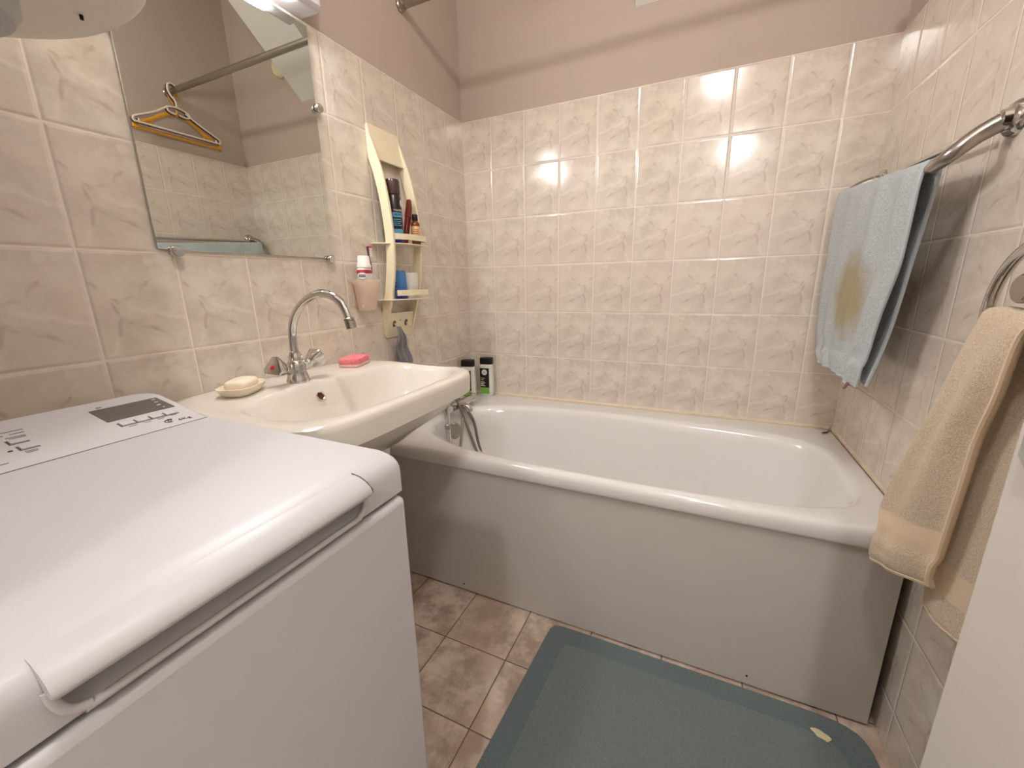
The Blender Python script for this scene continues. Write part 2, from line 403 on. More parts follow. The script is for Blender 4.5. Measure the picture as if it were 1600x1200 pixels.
obj('lamp_base', lathe(BM(), (1.02, -1.58, 2.36), [(.05, 0), (.05, .03), (.008, .04), (.008, ZC - 2.40), (.05, ZC - 2.38), (.05, ZC - 2.36)], 28), 'appliance_grey', t)
obj('lamp_globe', lathe(BM(), (1.02, -1.58, 2.25), [(0, 0)] + [(.06 * math.sin(a), .06 - .06 * math.cos(a)) for a in [PI * i / 14 for i in range(1, 13)]], 28), 'globe', t)
t = thing('hall_lamp', (1.2, -3.1, 2.2), 'round glowing pendant lamp hanging in the hall beyond the doorway', 'lamp')
obj('lamp_base', lathe(BM(), (1.2, -3.1, 2.36), [(.05, 0), (.05, .03), (.008, .04), (.008, ZC - 2.40), (.05, ZC - 2.38), (.05, ZC - 2.36)], 28), 'appliance_grey', t)
obj('lamp_globe', lathe(BM(), (1.2, -3.1, 2.22), [(0, 0)] + [(.072 * math.sin(a), .07 - .07 * math.cos(a)) for a in [PI * i / 14 for i in range(1, 13)]], 28), 'hallglobe', t)

# =================================================================== WASHING MACHINE
YN, YM = -1.80, -1.386
wm = thing('washing_machine', (.44, -1.596, 0), 'white top loading washing machine standing beside the washbasin', 'washing machine')
bm = bx(.15, .718, YN, YM, .012, .799); obj('cabinet', bm, 'appliance', wm, bevel=.008, seg=3)
for x in (.2, .66):
    for y in (YN + .05, YM - .05): obj('foot', lathe(BM(), (x, y, 0), [(.02, 0), (.022, .004), (.022, .02)], 16), 'black', wm)

obj('lid_gap_shade', bx(.3309, .3346, YN + .003, YM - .003, .806, .8526), 'inkdark', wm)  # dark bar fills the gap behind the lid, its shade put in as colour
obj('seam_shade', bx(.16, .706, YN + .01, YM - .01, .79, .81), 'dark', wm)  # dark core between cabinet and lid, painted shade of the joint
prof = [(.3345, .804), (.3345, .853), (.683, .853), (.698, .8502), (.7055, .847), (.7105, .8425), (.7132, .837), (.714, .830), (.714, .804)]
lid = obj('lid', prism(BM(), prof, 1, YN, YM - .001), 'appliance', wm, angle=35)
# finger recess under the grip
cb = BM(); y0, y1 = -1.690, -1.446; cs = []
for y, k in ((y0, .45), (y0 + .003, .75), (y0 + .009, .95), (y0 + .016, 1), (y1 - .016, 1), (y1 - .009, .95), (y1 - .003, .75), (y1, .45)):
    zz = lambda z: .838 - (.838 - z) * k
    cs.append([(.690, y, .838), (.690, y, zz(.826)), (.700, y, zz(.8135)), (.714, y, zz(.8085)), (.76, y, zz(.807)), (.76, y, .838)])
loft(cb, cs, True, True, True)
cut(lid, cb)
lb = lid.modifiers.new('bevel', 'BEVEL'); lb.width = .0025; lb.segments = 3; lb.limit_method = 'ANGLE'; lb.angle_limit = math.radians(40)
gp = [(.699, .8475), (.7005, .8502), (.709, .8488), (.717, .8452), (.7235, .8402), (.7265, .835), (.7255, .831), (.7215, .8295), (.712, .833), (.699, .838)]
ends = []
for y, k in ((y0 - .0006, .94), (y0 + .0015, 1), (y1 - .0015, 1), (y1 + .0006, .94)):
    ends.append([(.705 + (px - .705) * k, y, .842 + (pz - .842) * k) for px, pz in gp])
obj('lid_handle', loft(BM(), ends, True, True, True), 'appliance', wm, angle=50)
obj('handle_seam', prism(BM(), [(.6972, .846), (.6972, .8512), (.7095, .8490), (.7190, .8445), (.7255, .838), (.7255, .8335), (.716, .8345)], 1, y1 - .0002, y1 + .0011), 'ink', wm)
lip = [(.7145, y0 + .0005, .832), (.7148, y0 + .001, .824), (.715, y0 + .005, .814), (.715, y0 + .014, .8085), (.715, y0 + .03, .8072), (.715, y1 - .03, .8072), (.715, y1 - .014, .8085), (.715, y1 - .005, .814), (.7148, y1 - .001, .824), (.7145, y1 - .0005, .832)]
obj('recess_lip', tube(BM(), spline(lip, 5), .0030, 10), 'appliance', wm)
# sloping control panel
SL = .178; pz = lambda x: .853 + (.33 - x) * SL
rb = []
for (yy, dx) in [(YN, .0), (YM - .03, .0)] + [(YM - .03 + .030 * math.sin(a), .030 * (1 - math.cos(a)) * .9) for a in [PI / 2 * i / 6 for i in range(1, 7)]]:
    xb = .165 + dx
    rb.append([(.331, yy, .804), (.331, yy, pz(.331)), (xb + .012, yy, pz(xb + .012)), (xb + .003, yy, pz(xb) - .004), (xb, yy, pz(xb) - .012), (xb, yy, .804)])
cp = obj('control_panel', loft(BM(), rb, True, True, True), 'appliance_grey', wm, bevel=.002, angle=30)
up = Vector((SL, 0, 1)).normalized(); sx = Vector((1, 0, -SL)).normalized()   # normal and down-slope direction
def onp(x, y, h=0): return Vector((x, y, pz(x))) + up * h
def quad(bm, x0, x1, ya, yb, h0, h1):
    loft(bm, [[onp(x0, ya, h0), onp(x1, ya, h0), onp(x1, yb, h0), onp(x0, yb, h0)], [onp(x0, ya, h1), onp(x1, ya, h1), onp(x1, yb, h1), onp(x0, yb, h1)]], True, True, True)
    return bm
dsp = obj('display', quad(BM(), .211, .264, -1.481, -1.396, -.001, .0006), 'display', cp)
for x, y in ((.2175, -1.4005), (.2295, -1.4025), (.2425, -1.4055)): obj('tick_mark', quad(BM(), x, x + .002, y - .005, y, 0, .0009), 'inkwhite', dsp)
obj('dot', quad(BM(), .2555, .2575, -1.4085, -1.4065, 0, .0009), 'inkwhite', dsp)
for x, y in ((.2765, -1.4595), (.2770, -1.4415), (.2775, -1.4235), (.2780, -1.4055), (.249, -1.558), (.272, -1.556)):
    b = obj('button', quad(BM(), x, x + .0125, y - .0155, y, -.002, .0022), 'appliance_grey', cp, bevel=.0008)
    obj('button_shade_gap', quad(BM(), x - .0006, x + .0140, y - .0172, y + .0006, -.002, .0003), 'ink', cp)
bm = BM()
for x, y, l in ((.2945, -1.4605, .010), (.2945, -1.4435, .009), (.2945, -1.4265, .009), (.2925, -1.409, .008), (.2905, -1.560, .011), (.2945, -1.561, .010), (.219, -1.550, .03), (.2285, -1.552, .013), (.2285, -1.5705, .005), (.2390, -1.5545, .017), (.2430, -1.5545, .015), (.3095, -1.590, .012), (.305, -1.600, .010), (.2015, -1.462, .006)):
    quad(bm, x, x + .0013, y - l, y, 0, .0004)
obj('lettering', bm, 'ink', cp)
obj('indicator', quad(BM(), .2785, .2815, -1.5815, -1.5775, 0, .0006), 'inkdark', cp)
bm = BM(); tube(bm, [onp(.2035, -1.4665) + sx * .002 * math.cos(a) + Vector((0, .0025 * math.sin(a), 0)) for a in [2 * PI * i / 16 for i in range(16)]], .0004, 6, closed=True)
obj('icon', bm, 'ink', cp)
mt = basis(onp(.3155, -1.4105, .0002), (0, 1, 0), -sx)
text('lettering', '6Kg', .0105, mt, 'inkdark', cp)
text('lettering', '6', .0125, basis(onp(.3115, -1.4285, .0002), (0, 1, 0), -sx), 'inkdark', cp)
bm = BM(); arc = [onp(.312, -1.4285, .0004) + sx * .0052 * math.sin(a) + Vector((0, .0058 * math.cos(a), 0)) for a in [PI * (.35 + 1.45 * i / 20) for i in range(21)]]
tube(bm, arc, lambda t: .0002 + .0009 * t, 6); obj('logo_swirl', bm, 'inkdark', cp)

# =================================================================== WASHBASIN
ws = thing('washbasin', (.22, -1.046, 0), 'cream white ceramic washbasin on a pedestal under the mirror', 'washbasin')
ZS = .82; N = 128; cy = -1.046
def outer(z, a, b, cx, n, ccy=cy): return sring(cx, ccy, a, b, n, z, N)
rings = [outer(.632, .085, .08, .205, 3), outer(.648, .115, .11, .215, 3), outer(.672, .155, .165, .222, 2.8), outer(.703, .19, .215, .225, 3.0), outer(.735, .222, .256, .236, 3.6), outer(.755, .228, .266, .240, 4.2), outer(.7655, .2315, .272, .2425, 4.8),
         outer(.7665, .238, .281, .2465, 5.3), outer(.7690, .2412, .287, .2475, 5.5), outer(.805, .2418, .2885, .2478, 5.5), outer(.816, .240, .287, .2472, 5.5), outer(ZS, .2345, .281, .2468, 5.4), outer(ZS + .0012, .225, .272, .250, 5.0)]
bc = (.309, -1.03)
def bowl(z, a, b, n, dx=0): return sring(bc[0] + dx, bc[1], a, b, n, z, N, )
rings += [bowl(ZS + .0005, .152, .264, 3.4), bowl(ZS - .003, .142, .255, 3.3), bowl(ZS - .012, .134, .247, 3.1), bowl(ZS - .04, .122, .23, 2.9), bowl(ZS - .08, .104, .20, 2.6), bowl(ZS - .115, .075, .15, 2.3), bowl(ZS - .135, .04, .07, 2.1), bowl(ZS - .14, .02, .02, 2)]
obj('basin', loft(BM(), rings, True, True, False), 'ceramic', ws, angle=50)
obj('drain', lathe(BM(), (bc[0], bc[1], ZS - .1405), [(.021, -.01), (.0215, 0), (.019, .003), (.015, .0015), (0, .0015)], 24), 'chrome', ws)
axo = Vector((.85, 0, .42)).normalized(); oc = Vector((.1865, -1.056, .786))
ov = obj('overflow_ring', lathe(BM(), oc, [(.0085, -.012), (.0085, .001), (.0105, .003), (.0115, .001), (.0115, -.012)], 24, axo), 'chrome', ws)
obj('overflow_hole', lathe(BM(), oc, [(.0088, -.012), (.0088, -.0005), (0, -.0015)], 24, axo), 'rust', ov)
obj('pedestal', loft(BM(), [sring(.19, cy, .105, .105, 3, 0, 64), sring(.19, cy, .10, .10, 3, .04, 64), sring(.19, cy, .085, .08, 3, .2, 64), sring(.21, cy, .105, .09, 5, .5, 64), sring(.215, cy, .11, .094, 5, .65, 64)], True, True, True), 'ceramic', ws, angle=60)

# ---- basin tap
fc = Vector((.128, -1.066, ZS + .0012))
tp = thing('basin_tap', fc, 'chrome swan neck mixer tap with two triangular handles on the washbasin', 'tap')
obj('tap_body', lathe(BM(), fc, [(.027, 0), (.027, .004), (.024, .012), (.021, .028), (.022, .042), (.019, .050), (.0155, .054), (.0155, .066), (.0125, .070), (.0125, .074)], 32), 'chrome', tp)
sp = spline([fc + Vector(v) for v in ((0, 0, .07), (0, 0, .10), (.006, 0, .135), (.028, 0, .170), (.066, 0, .198), (.112, 0, .213), (.150, 0, .208), (.176, 0, .192), (.189, 0, .170), (.193, 0, .158))], 6)
obj('spout', tube(BM(), sp, .0095, 16, up=Vector((0, 1, 0))), 'chrome', tp)
sd = (sp[-1] - sp[-3]).normalized()
obj('aerator', lathe(BM(), sp[-1], [(.0095, -.002), (.0115, 0), (.0115, .004), (.0105, .005), (.0115, .006), (.0115, .022), (.009, .023)], 24, sd), 'satin', tp)
for s, dot in ((-1, True), (1, False)):
    ax = Vector((.12, s * .86, .30 if s < 0 else .48)).normalized(); b0 = fc + Vector((0, s * .012, .028))
    hd = obj('tap_handle', lathe(BM(), b0, [(.0105, 0), (.0105, .020), (.012, .022), (.012, .026)], 20, ax), 'chrome', tp)
    A = b0 + ax * .024; U = Vector((1, 0, 0)); U = (U - ax * U.dot(ax)).normalized(); V = ax.cross(U)
    def tri(h, r, k=.35):
        o = []
        for i in range(3):
            a = PI / 2 + 2 * PI * i / 3
            for da in (-k, -k * .4, k * .4, k):
                o.append(A + ax * h + (U * math.cos(a + da) + V * math.sin(a + da)) * r * (1.0 - .06 * abs(da) / k))
        return o
    obj('grip', loft(BM(), [tri(0, .011), tri(.004, .016), tri(.012, .020), tri(.031, .0285), tri(.035, .0272), tri(.0365, .023)], True, True, True), 'chrome', hd, angle=35)
    obj('dot', lathe(BM(), A + ax * .0362, [(.0055, 0), (.0055, .0012), (.003, .0022), (0, .0024)], 16, ax), 'red' if dot else 'deepblue', hd)

# ---- soap dish, soap, sponge
sc = Vector((.108, -1.192, ZS + .0016)); ang = math.radians(-58)
def rot2(pts, c=sc, a=ang): return [(c[0] + x * math.cos(a) - y * math.sin(a), c[1] + x * math.sin(a) + y * math.cos(a), z) for x, y, z in pts]
def srr(a, b, n, z, cc=sc, aa=ang): return rot2([(x, y, z) for x, y, _ in sring(0, 0, a, b, n, 0, 64)], cc, aa)
z0 = sc.z
tag(obj('soap_dish', loft(BM(), [srr(.044, .026, 3, z0), srr(.052, .033, 3.2, z0 + .008), srr(.057, .038, 3.4, z0 + .019), srr(.0555, .0365, 3.4, z0 + .0195), srr(.052, .033, 3.2, z0 + .014), srr(.044, .026, 3, z0 + .006)], True, True, True), 'soap', origin=sc), 'cream oval soap dish on the left corner of the washbasin', 'soap dish')
s2 = sc + Vector((-.002, .001, .0064))
tag(obj('soap_bar', loft(BM(), [srr(.030, .019, 4, s2.z, s2), srr(.036, .024, 4, s2.z + .005, s2), srr(.0375, .0255, 4, s2.z + .013, s2), srr(.036, .024, 4, s2.z + .021, s2), srr(.030, .019, 4, s2.z + .0245, s2)], True, True, True), 'soap', origin=s2, angle=60), 'cream bar of soap lying in the soap dish', 'soap')
gc = Vector((.100, -.852, ZS + .0016)); ga = math.radians(-68.0)
sg = thing('sponge', gc, 'pink kitchen sponge with a pale scouring side on the back of the washbasin', 'sponge')
def gr(k, z): return rot2([(x, y, gc.z + z) for x, y, _ in sring(0, 0, .047 * k, .030 * k, 8, 0, 64)], gc, ga + PI)
obj('foam', loft(BM(), [gr(.99, .008), gr(1, .009), gr(1, .021), gr(.96, .0235)], True, True, True), 'pinkfoam', sg)
obj('scouring_side', loft(BM(), [gr(.97, 0), gr(1, .001), gr(.995, .008)], True, True, True), 'whitefoam', sg)

# =================================================================== BATHTUB
bt = thing('bathtub', (.75, -.365, 0), 'white built-in bathtub with a plain front panel along the back wall', 'bathtub')
X0, X1, Yf, Yb, ZB = TK + .001, WX - TK - .001, -.724, -TK - .001, .52
ocx, ocy, oa, ob = (X0 + X1) / 2, (Yf + Yb) / 2, (X1 - X0) / 2, (Yb - Yf) / 2
icx, icy, ia, ib = .767, -.409, .672, .279
nf = lambda c: 2.7 if c < -.3 else lerp(2.7, 4.0, min(1, (c + .3) / .9))
N = 192
def orng(i, z, n=26): return sring(ocx, ocy, oa - i, ob - i, n, z, N)
def irng(i, z, dx=0.0, k=0): return sring(icx + dx, icy, ia - i - k, ib - i, 3, z, N, nf)
rings = [orng(.012, .470), orng(.002, .474), orng(0, .480), orng(0, .500), orng(.003, .511), orng(.009, .5175), orng(.018, ZB), irng(-.016, ZB), irng(-.006, ZB - .001), irng(.004, ZB - .006), irng(.011, ZB - .016), irng(.017, ZB - .035),
         irng(.030, .42, 0, .01), irng(.045, .32, -.01, .03), irng(.062, .22, -.02, .06), irng(.085, .165, -.02, .09), irng(.12, .14, -.02, .12), irng(.19, .132, -.02, .2), irng(.26, .130, -.02, .4)]
obj('tub', loft(BM(), rings, True, False, True), 'enamel', bt, angle=70)
bp = obj('front_panel', bx(TK + .002, 1.474, -.713, -.699, .006, .472), 'panel', bt, bevel=.002)
obj('panel_gap_shade', bx(1.4745, WX - TK - .001, -.60, -.59, .004, .46), 'dark', bt)  # added dark sheet, shade of the slot between panel and right wall
for x, z in ((.352, .029), (1.218, .033), (.35, .44), (1.22, .44)):
    if z < .1: obj('screw', lathe(BM(), (x, -.7131, z), [(.0028, 0), (.0026, .0008), (0, .001)], 12, Vector((0, -1, 0))), 'black', bp)
obj('drain', lathe(BM(), (.28, -.409, .131), [(.03, -.005), (.03, .001), (.026, .003), (.02, .001), (0, .001)], 24), 'chrome', bt)

# ---- bath mixer with hand shower
bmx = thing('bath_mixer', (.07, -.30, .55), 'chrome wall bath mixer above the left end of the tub', 'tap')
MXx, MZ = .13, .556
bm = BM(); tube(bm, [(MXx, -.40, MZ), (MXx, -.245, MZ)], .017, 20)
for y in (-.385, -.26): lathe(bm, (TK, y, MZ), [(.026, 0), (.025, .008), (.014, .012), (.014, MXx - TK)], 24, Vector((1, 0, 0)))
obj('mixer_body', bm, 'chrome', bmx)
obj('spout', tube(BM(), spline([(MXx, -.345, MZ), (.155, -.345, MZ - .001), (.178, -.345, MZ - .006), (.186, -.345, MZ - .022)], 6), .0125, 16), 'chrome', bmx)
for y, s_ in ((-.405, -1), (-.24, 1)):
    obj('mixer_handle', lathe(BM(), (MXx, y, MZ), [(.015, -.006), (.0185, 0), (.0200, .010), (.0200, .024), (.016, .032), (0, .034)], 20, Vector((0, s_, 0))), 'chrome', bmx)
obj('hose_outlet', lathe(BM(), (MXx + .008, -.300, MZ - .040), [(.009, 0), (.011, .004), (.011, .03)], 16), 'chrome', bmx)
hs = thing('hand_shower', (.16, -.45, .45), 'chrome hand shower with steel hose hanging inside the tub below the bath mixer', 'hand shower')
hp = spline([(.160, -.473, .585), (.161, -.475, .560), (.162, -.477, .52), (.163, -.477, .48), (.164, -.475, .447)], 5)
obj('handle', tube(BM(), hp, lambda t: .0115 - .002 * t, 16, up=Vector((0, 1, 0))), 'chrome', hs)
obj('collar', lathe(BM(), (.162, -.477, .497), [(.010, 0), (.0128, .003), (.0128, .018), (.010, .021)], 20), 'satin', hs)
dh = Vector((.74, -.66, .10)).normalized()
obj('spray_head', lathe(BM(), (.168, -.440, .478), [(.008, -.016), (.018, -.014), (.027, -.006), (.030, 0), (.030, .006), (.027, .009), (0, .010)], 32, dh, xdir=(0, 0, 1), sx=1.15, sy=.85), 'satin', hs)
def hose(pts): return tube(BM(), spline(pts, 8), .0058, 12)
obj('hose', hose([(.160, -.472, .590), (.155, -.440, .618), (.150, -.400, .610), (.152, -.372, .560), (.160, -.344, .489), (.180, -.308, .362), (.21, -.30, .27), (.26, -.32, .20), (.33, -.38, .165), (.35, -.33, .160), (.28, -.27, .20), (.215, -.268, .28), (.190, -.286, .355), (.170, -.288, .463), (.146, -.297, .515), (MXx + .008, -.300, .530)]), 'hose', hs)
obj('hose', hose([(.134, -.330, .543), (.150, -.345, .515), (.160, -.371, .475), (.170, -.403, .414), (.18, -.43, .36), (.21, -.45, .33)]), 'hose', hs)

# ---- shampoo bottles in the corner
def shampoo(c, rz, label):
    c = Vector(c); b = thing('shampoo_bottle', c, label, 'bottle', 'shampoo bottles on the tub corner')
    R = Matrix.Rotation(rz, 3, 'Z')
    def rg(a, d, n, z): return [c + R @ Vector((x, y, z)) for x, y, _ in sring(0, 0, a, d, n, 0, 64)]
    obj('body', loft(BM(), [rg(.030, .017, 4, 0), rg(.034, .020, 4.5, .004), rg(.0345, .0205, 5, .05), rg(.033, .0195, 5, .14), rg(.031, .019, 4.5, .149), rg(.028, .017, 4, .153)], True, True, True), 'bottle', b)
    obj('cap', loft(BM(), [rg(.0305, .019, 4, .1535), rg(.0315, .0195, 4, .156), rg(.0310, .019, 4, .180), rg(.029, .0175, 4, .1835)], True, True, True), 'black', b)
    def front(x, z, e=.0007): return c + R @ Vector((x, -.0208 - e, z))
    def q(bm, x0, x1, za, zb, e0, e1): 
        loft(bm, [[front(x0, za, e0), front(x1, za, e0), front(x1, zb, e0), front(x0, zb, e0)], [front(x0, za, e1), front(x1, za, e1), front(x1, zb, e1), front(x0, zb, e1)]], True, True, True); return bm
    lb = obj('label', q(BM(), -.028, .018, .040, .135, -.002, .0002), 'canblack', b)
    obj('label_band', q(BM(), -.028, .018, .009, .040, -.002, .0003), 'green', b)
    ny = R @ Vector((0, -1, 0)); rx = R @ Vector((1, 0, 0))
    lg = obj('logo', lathe(BM(), front(-.005, .115, .0002), [(.0135, 0), (.0135, .0004), (0, .0004)], 28, ny), 'inkwhite', lb)
    bm = BM(); q(bm, -.010, .000, .1195, .1215, .0004, .0009); q(bm, -.012, .002, .1135, .1155, .0004, .0009); q(bm, -.011, .001, .1095, .111, .0004, .0009); obj('emblem_lines', bm, 'ink', lg)
    mm = lambda x, z: basis(front(x, z, .0004), rx, (0, 0, 1))
    text('lettering', 'COOL', .0085, mm(-.0145, .086), 'yellowgreen', lb)
    text('lettering', 'MEN', .0065, mm(-.0165, .078), 'inkwhite', lb)
    bm = BM()
    for i in range(5): q(bm, -.0255, -.006 + .005 * math.sin(i * 2.1), .0665 - i * .0048, .0685 - i * .0048, .0002, .0006)
    obj('small_print', bm, 'inkwhite', lb)
    return b
shampoo((.106, -.040, ZB), math.radians(8), 'shampoo bottle with black cap fully in view in the tub corner')
shampoo((.050, -.120, ZB), math.radians(14), 'shampoo bottle with black cap half hidden behind the washbasin')
bm = BM(); tube(bm, [(1.448, -.080, ZB + .0032), (1.456, -.074, ZB + .0034), (1.466, -.066, ZB + .0032)], .0028, 8)
tag(obj('hair_clip', bm, 'inkdark', origin=(1.456, -.074, ZB)), 'small dark strip lying on the far right corner of the tub', 'clip')

# =================================================================== MIRROR
MX = TK + .004
mr = thing('mirror', (MX, -1.03, 1.13), 'frameless rectangular wall mirror held by round chrome clips', 'mirror')
obj('glass', bx(MX, MX + .005, -1.252, -.806, 1.130, 1.7205), 'mirror', mr, bevel=.0008, seg=1)
obj('edge', bx(MX - .003, MX + .0005, -1.2505, -.8075, 1.1315, 1.719), 'inkdark', mr)
for y, z in ((-1.222, 1.1265), (-.822, 1.1265), (-.8025, 1.527), (-1.2555, 1.527)):
    k = obj('mirror_clip', lathe(BM(), (TK, y, z), [(.006, 0), (.006, .010), (.011, .0105), (.0118, .013), (.0118, .020), (.010, .0225), (0, .023)], 24, Vector((1, 0, 0))), 'chrome', mr)

# =================================================================== WATER HEATER (only its underside shows)
hc = (.30, -1.63); HZ = 1.378
wh = thing('water_heater', (hc[0], hc[1], HZ), 'white round water heater hanging above the washing machine', 'water heater')
obj('tank', lathe(BM(), (hc[0], hc[1], HZ), [(0, -.006), (.12, -.004), (.22, .001), (.248, .007), (.260, .018), (.265, .034), (.265, .70), (.25, .73), (0, .745)], 72), 'heater', wh)
obj('wall_bracket', bx(TK, .06, hc[1] - .08, hc[1] + .08, 1.6, 2.0), 'heatercap', wh)
obj('bottom_cover', lathe(BM(), (.255, -1.553, HZ - .012), [(0, -.022), (.06, -.022), (.084, -.017), (.091, -.006), (.092, .014)], 40), 'heatercap', wh)
bm = lathe(BM(), (.308, -1.421, HZ - .001), [(0, -.004), (.002, -.0035), (.002, .012)], 10); obj('screw', bm, 'black', wh)

# =================================================================== CORNER SHELF RACK
sh = thing('wall_shelf', (.03, -.536, .868), 'cream arched plastic bathroom rack on the tiled wall right of the mirror', 'shelf')
PF = spline([(.008, 0, 1.552), (.030, 0, 1.49), (.054, 0, 1.42), (.071, 0, 1.34), (.081, 0, 1.25), (.083, 0, 1.18), (.076, 0, 1.10), (.060, 0, 1.02), (.036, 0, .945), (.010, 0, .868)], 5)
def rail(yc, th=.010, dep=.034):
    bm = BM(); rr = []
    for i, p in enumerate(PF):
        d = (PF[min(len(PF) - 1, i + 1)] - PF[max(0, i - 1)]).normalized(); nn = Vector((d.z, 0, -d.x)); nn = nn if nn.x < 0 else -nn
        q = p + nn * dep
        qx = max(q.x, TK + .0006); px = max(p.x, TK + .003)
        a, b = Vector((px, 0, p.z)), Vector((qx, 0, q.z))
        rr.append([(a.x, yc - th / 2, a.z), (a.x, yc + th / 2, a.z), (b.x, yc + th / 2, b.z), (b.x, yc - th / 2, b.z)])
    return loft(bm, rr, True, True, True)
YL, YR = -.608, -.463
obj('side_rail', rail(YL), 'cream', sh, bevel=.0015)
obj('side_rail', rail(YR), 'cream', sh, bevel=.0015)
obj('top_plate', loft(BM(), [[(TK + .001, YL, 1.552), (TK + .005, YL, 1.553), (TK + .005, YR, 1.553), (TK + .001, YR, 1.552)], [(.030, YL, 1.446), (.034, YL, 1.448), (.034, YR, 1.448), (.030, YR, 1.446)]], True, True, True), 'cream', sh)
pb = obj('hook_plate', loft(BM(), [[(TK + .001, YL, .868), (TK + .005, YL, .866), (TK + .005, YR, .866), (TK + .001, YR, .868)], [(.026, YL, .952), (.030, YL, .953), (.030, YR, .953), (.026, YR, .952)]], True, True, True), 'cream', sh)
nrm = Vector((.96, 0, -.27)).normalized()
for y in (-.572, -.507):
    obj('hook_hole', lathe(BM(), (.0215, y, .9135), [(.0085, -.002), (.0085, .0006), (0, .0007)], 20, nrm, sx=1.0, sy=1.5, xdir=(0, 1, 0)), 'ink', pb)
    obj('hook', tube(BM(), spline([(.0225, y + .001, .914), (.033, y + .004, .905), (.038, y + .006, .900), (.041, y + .007, .908)], 5), .0028, 8), 'cream', pb)
obj('screw', lathe(BM(), (.0233, -.54, .9245), [(.0025, -.001), (.0025, .0007), (0, .0008)], 12, nrm), 'black', pb)
def tray(zb, xf, h, name='tray'):
    plan = [(TK + .001, -.640), (TK + .001, -.466), (xf - .012, -.452), (xf, -.458), (xf, -.560), (xf - .022, -.606), (.03, -.650)]
    t_ = obj(name, prism(BM(), plan, 2, zb, zb + .0035), 'cream', sh, bevel=.001)
    bm = BM(); lp = [(xf - .016, -.452), (xf, -.458), (xf, -.560), (xf - .022, -.603)]
    prism(bm, lp + [(x - .003, y) for x, y in lp[::-1]], 2, zb + h - .019, zb + h)
    obj('tray_rail', bm, 'cream', t_, bevel=.0008)
    return t_
tray(1.1835, .102, .034); tray(.9985, .098, .034)

# things on the rack
c = Vector((.054, -.562, 1.1872))
t = thing('shaving_foam_can', c, 'tall black shaving foam can with light blue base on the upper rack tray', 'can')
obj('can_body', lathe(BM(), c, [(.024, 0), (.0258, .003), (.0258, .150), (.023, .156), (.020, .160)], 36), 'canblack', t)
obj('cap', lathe(BM(), c, [(.0240, .156), (.0252, .159), (.0252, .196), (.0235, .202), (0, .2035)], 36), 'clearcap', t)
obj('label_band', lathe(BM(), c, [(.0262, .012), (.0262, .046)], 36), 'lightblue', t)
obj('base_rim', lathe(BM(), c, [(.0259, 0), (.0263, .002), (.0263, .010), (.0259, .012)], 36), 'deepblue', t)
vd = Vector((.70, -.72, 0)).normalized(); vr = Vector((.72, .70, 0))
def can_strip(bm, a0, a1, za, zb, r=.0262):
    n = 8; rr = []
    for i in range(n + 1):
        a = lerp(a0, a1, i / n); dv = Vector((math.cos(a), math.sin(a), 0)); 
        rr.append([c + dv * r + Vector((0, 0, za)), c + dv * r + Vector((0, 0, zb)), c + dv * (r - .001) + Vector((0, 0, zb)), c + dv * (r - .001) + Vector((0, 0, za))])
    return loft(bm, rr, True, True, True)
A0 = math.radians(-62)
obj('label_patch', can_strip(BM(), A0, A0 + 1.35, .084, .098), 'lightblue', t)
bm = BM()
for z, l in ((.075, 1.1), (.069, 1.2), (.063, .9), (.057, 1.2)): can_strip(bm, A0, A0 + l, z, z + .0025)
obj('small_print', bm, 'lightblue', t)
obj('emblem', lathe(BM(), c + Vector((math.cos(.35), math.sin(.35), 0)) * .0257 + Vector((0, 0, .128)), [(.0115, 0), (.0115, .0006), (0, .0007)], 24, Vector((math.cos(.35), math.sin(.35), 0))), 'inkwhite', t)
dv = Vector((math.cos(A0 + .65), math.sin(A0 + .65), 0)); tv = Vector((-dv.y, dv.x, 0))
text('lettering', 'MOUSSE', .0075, basis(c + dv * .0266 + Vector((0, 0, .105)), tv, (0, 0, 1)), 'inkwhite', t)
text('lettering', 'SENSI', .0095, basis(c + dv * .0268 + Vector((0, 0, .0915)), tv, (0, 0, 1)), 'canblack', t)
# comb case leaning
c = Vector((.056, -.520, 1.1872)); ax = Vector((-.06, .36, 1)).normalized()
t = thing('comb_case', c, 'maroon comb case leaning between the shaving foam can and the amber bottle', 'comb')
X_, Y_ = Vector((1, 0, 0)), ax.cross(Vector((1, 0, 0))).normalized()
def cr(h, a, b): return [c + ax * h + X_ * x + Y_ * y for x, y, _ in sring(0, 0, a, b, 4, 0, 24)]
obj('case', loft(BM(), [cr(.004, .006, .0075), cr(.006, .008, .0085), cr(.095, .009, .0095), cr(.10, .0085, .009)], True, True, True), 'maroon', t)
obj('end_cap', loft(BM(), [cr(.1005, .0095, .0098), cr(.16, .0095, .0098), cr(.164, .008, .009)], True, True, True), 'maroon', t)
# amber bottle
c = Vector((.079, -.484, 1.1872))
t = thing('amber_bottle', c, 'small amber bottle with black cap and peach label on the upper rack tray', 'bottle')
obj('body', lathe(BM(), c, [(.0135, 0), (.0155, .003), (.0155, .068), (.0145, .074), (.008, .080), (.0075, .084)], 28), 'amber', t)
obj('cap', lathe(BM(), c, [(.0098, .082), (.010, .083), (.010, .101), (.009, .103), (0, .103)], 24), 'black', t)
obj('label', lathe(BM(), c, [(.0155, .022), (.0159, .0225), (.0159, .062), (.0155, .0625)], 28), 'peach', t)
bm = BM()
for z, a in ((.050, .5), (.044, .6), (.038, .45)):
    rr = [[c + Vector((math.cos(q), math.sin(q), 0)) * r + Vector((0, 0, z + dz)) for r, dz in ((.0161, 0), (.0161, .0018), (.0157, .0018), (.0157, 0))] for q in [math.radians(-45) + a * (i / 4 - 1) for i in range(9)]]
    loft(bm, rr, True, True, True)
obj('small_print', bm, 'maroon', t)
